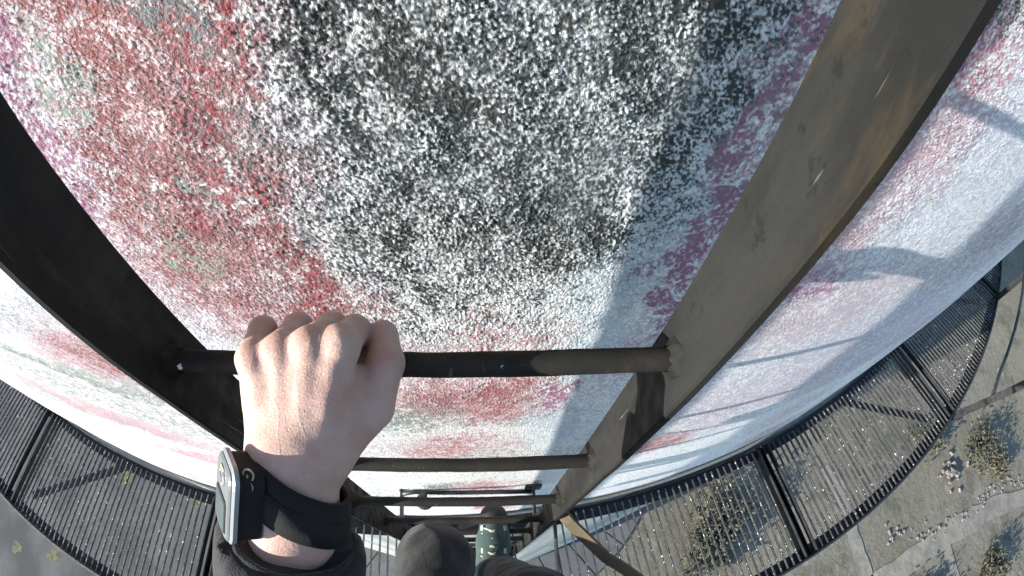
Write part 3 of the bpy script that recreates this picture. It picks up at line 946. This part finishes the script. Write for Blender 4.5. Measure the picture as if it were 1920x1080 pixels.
th = smin(th, cap_sdf(Pg, thumb[2][:3], thumb[2][:3], .0108, .0108), .003)
F = smin(F, th, .0022)
# tendons running from the wrist to the knuckles
for (a_, b_), lift in zip(meta, (.0105, .0120, .0126, .0124)):
    n_ = np.array([.28, -.42, .86]); n_ /= np.linalg.norm(n_)
    p0 = np.array(a_[:3])+n_*(a_[3]-.0040); p1 = np.array(b_[:3])+n_*(b_[3]-.0048)
    F = smin(F, cap_sdf(Pg, p0, p1, .0034, .0028), .0060)
F = F+.0006*(vnoise3(Pg*140+50, 81)-.5)
F = np.maximum(F, -(Pg[..., 1]+.004))
hand = sdf_obj('body', F, lo, h, M_skin, person)
hand['label'] = 'bare left hand closed round the rung, with its wrist'
del Pg, F, W, fing, th

# jacket: torso, left sleeve to the wrist, right sleeve
h = .0085
Pg, lo = grid((-.34, -.62, -.98), (.50, .10, .34), h)
T = cap_sdf(Pg, (-.045, -.36, -.80), (-.035, -.34, -.42), .150, .165)
T = smin(T, cap_sdf(Pg, (-.105, -.36, -.80), (-.115, -.34, -.36), .125, .125), .06)
T = smin(T, cap_sdf(Pg, (.03, -.36, -.80), (.05, -.34, -.36), .125, .125), .06)
T = smin(T, cap_sdf(Pg, (-.20, -.34, -.30), (.13, -.34, -.30), .078, .078), .06)
T = smin(T, cap_sdf(Pg, (-.035, -.31, -.26), (-.035, -.28, -.16), .07, .065), .04)     # collar
slv = chain(Pg, [(-.215, -.34, -.31, .075), (-.215, -.20, -.53, .064), (-.160, -.070, -.418, .051), (-.1290, .006, -.3400, .045), (-.122, .024, -.326, .043)], .03)
# the cuffs end cleanly across the wrists
axis = np.array([-.26, -.753, -.602]); axis /= np.linalg.norm(axis)
slv = np.maximum(slv, (Pg-np.array([-.1214, .0210, -.3290]))@(-axis))
T = smin(T, slv, .012)
mir = lambda x: -.0914-x
srt = chain(Pg, [(.16, -.34, -.30, .075), (.235, -.26, -.02, .062), (mir(-.160), -.070, .182, .051), (mir(-.1290), .006, .260, .045), (mir(-.122), .024, .274, .043)], .03)
axm = axis*np.array([-1, 1, 1])
srt = np.maximum(srt, (Pg-np.array([mir(-.1214), .0210, .2710]))@(-axm))
T = smin(T, srt, .012)
T = T+.012*(vnoise3(Pg*22+70, 91)-.5)+.006*(vnoise3(Pg*np.array([60, 30, 45])+70, 92)-.5)
sdf_obj('jacket', T, lo, h, M_jacket, person)
hand_r = bpy.data.objects.new('hand', hand.data)
link(hand_r)
hand_r.matrix_world = Matrix.Translation((-.0914, 0, .6)) @ Matrix.Scale(-1, 4, Vector((1, 0, 0)))
hand_r.parent = person; hand_r.matrix_parent_inverse = person.matrix_world.inverted()
# cuff hem
def ring_round(c, ax, ra, rb, across, t0, t1, thick, n=40, shear=0., wob=0., flare=0.):
    ax = Vector(ax).normalized(); B = Vector(across); B = (B-ax*B.dot(ax)).normalized(); N = ax.cross(B)
    v = []; f = []; c = Vector(c)
    for k in range(n):
        a = 2*math.pi*k/n
        w_ = 1+wob*math.sin(3*a+1)+wob*.6*math.sin(7*a)
        for t, d in ((t0, 0), (t0, thick), (t0*.5+t1*.5, thick*1.12), (t1, thick), (t1, 0)):
            d = d+flare*max(0., t+shear*math.cos(a)*ra-t0)
            p = c+B*(ra+d)*math.cos(a)*w_+N*(rb+d)*math.sin(a)*w_+ax*(t+shear*math.cos(a)*ra)
            v.append(p+Vector((0, 0, CZ)))
    m_ = 5
    for k in range(n):
        k2 = (k+1) % n
        for j in range(m_):
            j2 = (j+1) % m_
            f.append((k*m_+j, k2*m_+j, k2*m_+j2, k*m_+j2))
    return v, f
v, f = ring_round((-.1221, .0190, -.3303), axis, .0385, .0360, (.797, .176, -.578), -.004, .009, .0035, wob=.03)
mesh_obj('cuff', v, f, M_jacket, person, True)
del Pg, T, slv, srt

# trousers
h = .0075
Pg, lo = grid((-.26, -.56, -1.50), (.20, .16, -.70), h)
hipL, kneeL, ankL = (-.125, -.36, -.84, .105), (-.095, .036, -1.030, .063), (-.100, -.06, -1.44, .052)
hipR, kneeR, ankR = (.045, -.36, -.84, .105), (.100, -.060, -1.13, .070), (.040, .010, -1.435, .056)
T = cap_sdf(Pg, (-.115, -.36, -.80), (.04, -.36, -.80), .125, .125)
LL = chain(Pg, [hipL, kneeL, ankL], .05)
RRl = chain(Pg, [hipR, kneeR, ankR], .05)
T = smin(T, smin(LL, RRl, .012), .05)
T = T+.010*(vnoise3(Pg*26+30, 95)-.5)+.006*(vnoise3(Pg*np.array([30, 40, 70])+30, 96)-.5)
T = np.maximum(T, -(Pg[..., 2]+1.43))
sdf_obj('trousers', T, lo, h, M_trouser, person)
del Pg, T, LL, RRl

# shoes
def shoe(x, y_toe, zs, yaw, mat):
    h = .0042
    Pg, lo = grid((-.065, -.30, -.01), (.065, .02, .13), h)
    w = .040
    up_ = smin(cap_sdf(Pg, (.004, -.045, .040), (.006, -.12, .048), .036, .042), cap_sdf(Pg, (0, -.12, .05), (-.002, -.225, .050), .040, .036), .03)
    up_ = smin(up_, cap_sdf(Pg, (0, -.19, .06), (0, -.205, .125), .040, .038), .03)
    toe = cap_sdf(Pg, (.004, -.04, .028), (.005, -.055, .030), .034, .036)
    up_ = smin(up_, toe, .01)
    up_ = np.maximum(up_, -(Pg[..., 2]-.016))
    up_ = np.maximum(up_, Pg[..., 2]-.118)
    Mx = Matrix.Translation((x, y_toe, zs+CZ)) @ Matrix.Rotation(yaw, 4, 'Z')
    def tf(V): return [Mx @ Vector(p) for p in V]
    def mk(name, F, mt, par):
        V, Q = surface_net(F, lo, h)
        A = np.array(Mx.to_3x3()); V = V@A.T+np.array(Mx.translation)
        o = bpy.data.objects.new(name, np_mesh(name, V, Q, mt)); return link(o, par)
    # rubber toe cap in front, fabric behind
    sh = mk('shoe', np.maximum(up_, Pg[..., 1]+.048), mat, person)
    mk('toe_cap', np.maximum(up_-.0015, -(Pg[..., 1]+.050)), M_rubber, sh)
    outl = smin(cap_sdf(Pg*np.array([1, 1, 0], np.float32), (.004, -.045, 0), (.006, -.12, 0), .040, .043), cap_sdf(Pg*np.array([1, 1, 0], np.float32), (0, -.12, 0), (-.002, -.235, 0), .040, .036), .03)
    mk('sole', np.maximum(outl, np.maximum(Pg[..., 2]-.020, -Pg[..., 2]+.001)), M_rubber, sh)
    mb = MB()
    for k in range(5):
        yy = -.078-.021*k; zz = .083+.0035*k+(.006 if k == 4 else 0)
        for s_ in (-1, 1):
            mb.tube(tf([(-.024*s_, yy, zz-.010), (0, yy-.009, zz+.0055+.002), (.024*s_, yy-.016, zz-.008)]), .0032, 6)
    mb.build('laces', M_lace, sh, smooth=True)['kind'] = 'stuff'
    mb = MB()
    for s_ in (-1, 1):
        for k in range(5):
            yy = -.078-.021*k; zz = .071+.0035*k
            mb.box(Mx @ Vector((s_*.030+.003, yy, zz+.002)), (.009, .014, .004), Mx.to_3x3() @ Matrix.Rotation(s_*.9, 3, 'Y'))
    mb.build('lace_loops', M_lace, sh)['kind'] = 'stuff'
    return sh
ZR5 = Z1-.3*4+.0086
sR = shoe(.026, .2150, ZR5, R(-2), M_shoe)
sL = shoe(-.100, .140, ZR5-.3, R(4), M_shoe)

# head behind the camera, with a woollen hat
h = .006
Pg, lo = grid((-.15, -.36, -.22), (.09, -.015, .17), h)
cx_ = -.03
Hd = cap_sdf(Pg, (cx_, -.165, .02), (cx_, -.185, .05), .083, .085)
Hd = smin(Hd, cap_sdf(Pg, (cx_, -.135, -.075), (cx_, -.140, -.03), .040, .058), .03)
Hd = smin(Hd, cap_sdf(Pg, (cx_, -.205, -.19), (cx_, -.195, -.06), .056, .055), .03)
Hd = smin(Hd, cap_sdf(Pg, (cx_, -.074, -.018), (cx_, -.082, .015), .013, .008), .012)
for s_ in (-1, 1):
    Hd = np.maximum(Hd, -cap_sdf(Pg, (cx_+s_*.032, -.068, .020), (cx_+s_*.032, -.068, .020), .016, .016))
    Hd = smin(Hd, cap_sdf(Pg, (cx_+s_*.031, -.094, .018), (cx_+s_*.031, -.094, .018), .014, .014), .003)
    Hd = smin(Hd, cap_sdf(Pg, (cx_+s_*.084, -.180, -.01), (cx_+s_*.086, -.187, .025), .010, .014), .008)
Hd = smin(Hd, cap_sdf(Pg, (cx_-.022, -.092, -.052), (cx_+.022, -.092, -.052), .007, .007), .006)
o = sdf_obj('head', Hd, lo, h, M_skin, person)
Cp = cap_sdf(Pg, (cx_, -.170, .03), (cx_, -.188, .062), .091, .092)
Cp = np.maximum(Cp, -(Pg[..., 2]-.045-.10*(-.17-Pg[..., 1])))
sdf_obj('hat', Cp, lo, h, M_jacket, person)
del Pg, Hd, Cp

# ------------------------------------------------------------------ remote watch on the wrist
cw = Vector((-.1112, .0470, -.3052))
axv = Vector(axis)
acr = Vector((.797, .176, -.578)); acr = (acr-axv*acr.dot(axv)).normalized()
nrm = axv.cross(acr)
if nrm.z < 0: nrm = -nrm
watch = empty('wrist_remote', (cw.x, cw.y, cw.z+CZ))
tag(watch, 'grey wrist remote with display on a wide black strap, worn on the left wrist', 'watch')
v, f = ring_round(cw, axv, .0268, .0240, acr, -.013, .017, .0030, 110, shear=.42, wob=.008, flare=.14)
strap = mesh_obj('strap', v, f, M_strap, watch, True)
v, f = ring_round(cw+axv*.004, axv, .0300, .0272, acr, -.006, .010, .0020, 110, shear=.42, wob=.008, flare=.14)
mesh_obj('strap_flap', v, f, M_strap, watch, True)
fn = (-acr*math.cos(R(3))+nrm*math.sin(R(3))).normalized()      # the way the display faces
la = (axv-fn*axv.dot(fn)).normalized()
wa = fn.cross(la)
def rbox(c, L, W_, T_, rad, name, mat, par, taper=1.0):
    v = []; f = []; prof = []
    for qx, qy in ((1, 1), (-1, 1), (-1, -1), (1, -1)):
        for k in range(6):
            a = math.atan2(qy, qx)-math.pi/4+math.pi/2*k/5
            prof.append((qx*(L/2-rad)+rad*math.cos(a), qy*(W_/2-rad)+rad*math.sin(a)))
    n = len(prof); e = min(.0014, T_*.4)
    for zz, sc in ((-T_/2, taper), (T_/2-e, 1.0), (T_/2, 1-2*e/W_)):
        for px, py in prof:
            p = Vector(c)+la*px*sc+wa*py*sc+fn*zz
            v.append((p.x, p.y, p.z+CZ))
    for j in range(2):
        for k in range(n):
            k2 = (k+1) % n
            f.append((j*n+k, j*n+k2, (j+1)*n+k2, (j+1)*n+k))
    f += [tuple(range(n))[::-1], tuple(range(2*n, 3*n))]
    return mesh_obj(name, v, f, mat, par)
cc = cw-acr*.0385+axv*(.0005)
body = rbox(cc-fn*.003, .048, .034, .016, .008, 'case', M_strap, watch)
rbox(cc+fn*.0060, .052, .038, .004, .010, 'bezel', M_rim, body)
face = rbox(cc+fn*.0082, .048, .034, .003, .008, 'face_plate', M_case, body)
rbox(cc+fn*.0098+la*.008, .023, .025, .0012, .003, 'display_frame', M_strap, face)
rbox(cc+fn*.0104+la*.008, .019, .021, .0012, .002, 'display', M_screen, face)
rbox(cc+fn*.0100-la*.0135, .010, .012, .0016, .0049, 'button', M_rim, face)
rbox(cc+fn*.0108-la*.0135, .006, .0075, .0012, .0029, 'button_mark', M_case, face)
rbox(cc+fn*.0100-la*.0195, .0025, .008, .001, .001, 'print_line', M_print, face)
# the letters moulded into the strap end above the case
fc = bpy.data.curves.new('lettering', 'FONT'); fc.body = 'GO'; fc.size = .0105; fc.extrude = .0003; fc.align_x = 'CENTER'; fc.align_y = 'CENTER'
fc.materials.append(M_print)
ft = bpy.data.objects.new('lettering_curve', fc); C.objects.link(ft)
dg = bpy.context.evaluated_depsgraph_get()
lm = bpy.data.meshes.new_from_object(ft.evaluated_get(dg))
bpy.data.objects.remove(ft)
lt = bpy.data.objects.new('lettering', lm)
upn = (nrm*.80-acr*.60).normalized()
tx = (axv-upn*axv.dot(upn)).normalized(); ty = upn.cross(tx)
Mx = Matrix((tx, ty, upn)).transposed().to_4x4()
p = cw-acr*.0260-axv*.0195+upn*.0180
Mx.translation = (p.x, p.y, p.z+CZ)
lt.matrix_world = Mx
link(lt); lt.parent = watch; lt.matrix_parent_inverse = watch.matrix_world.inverted()
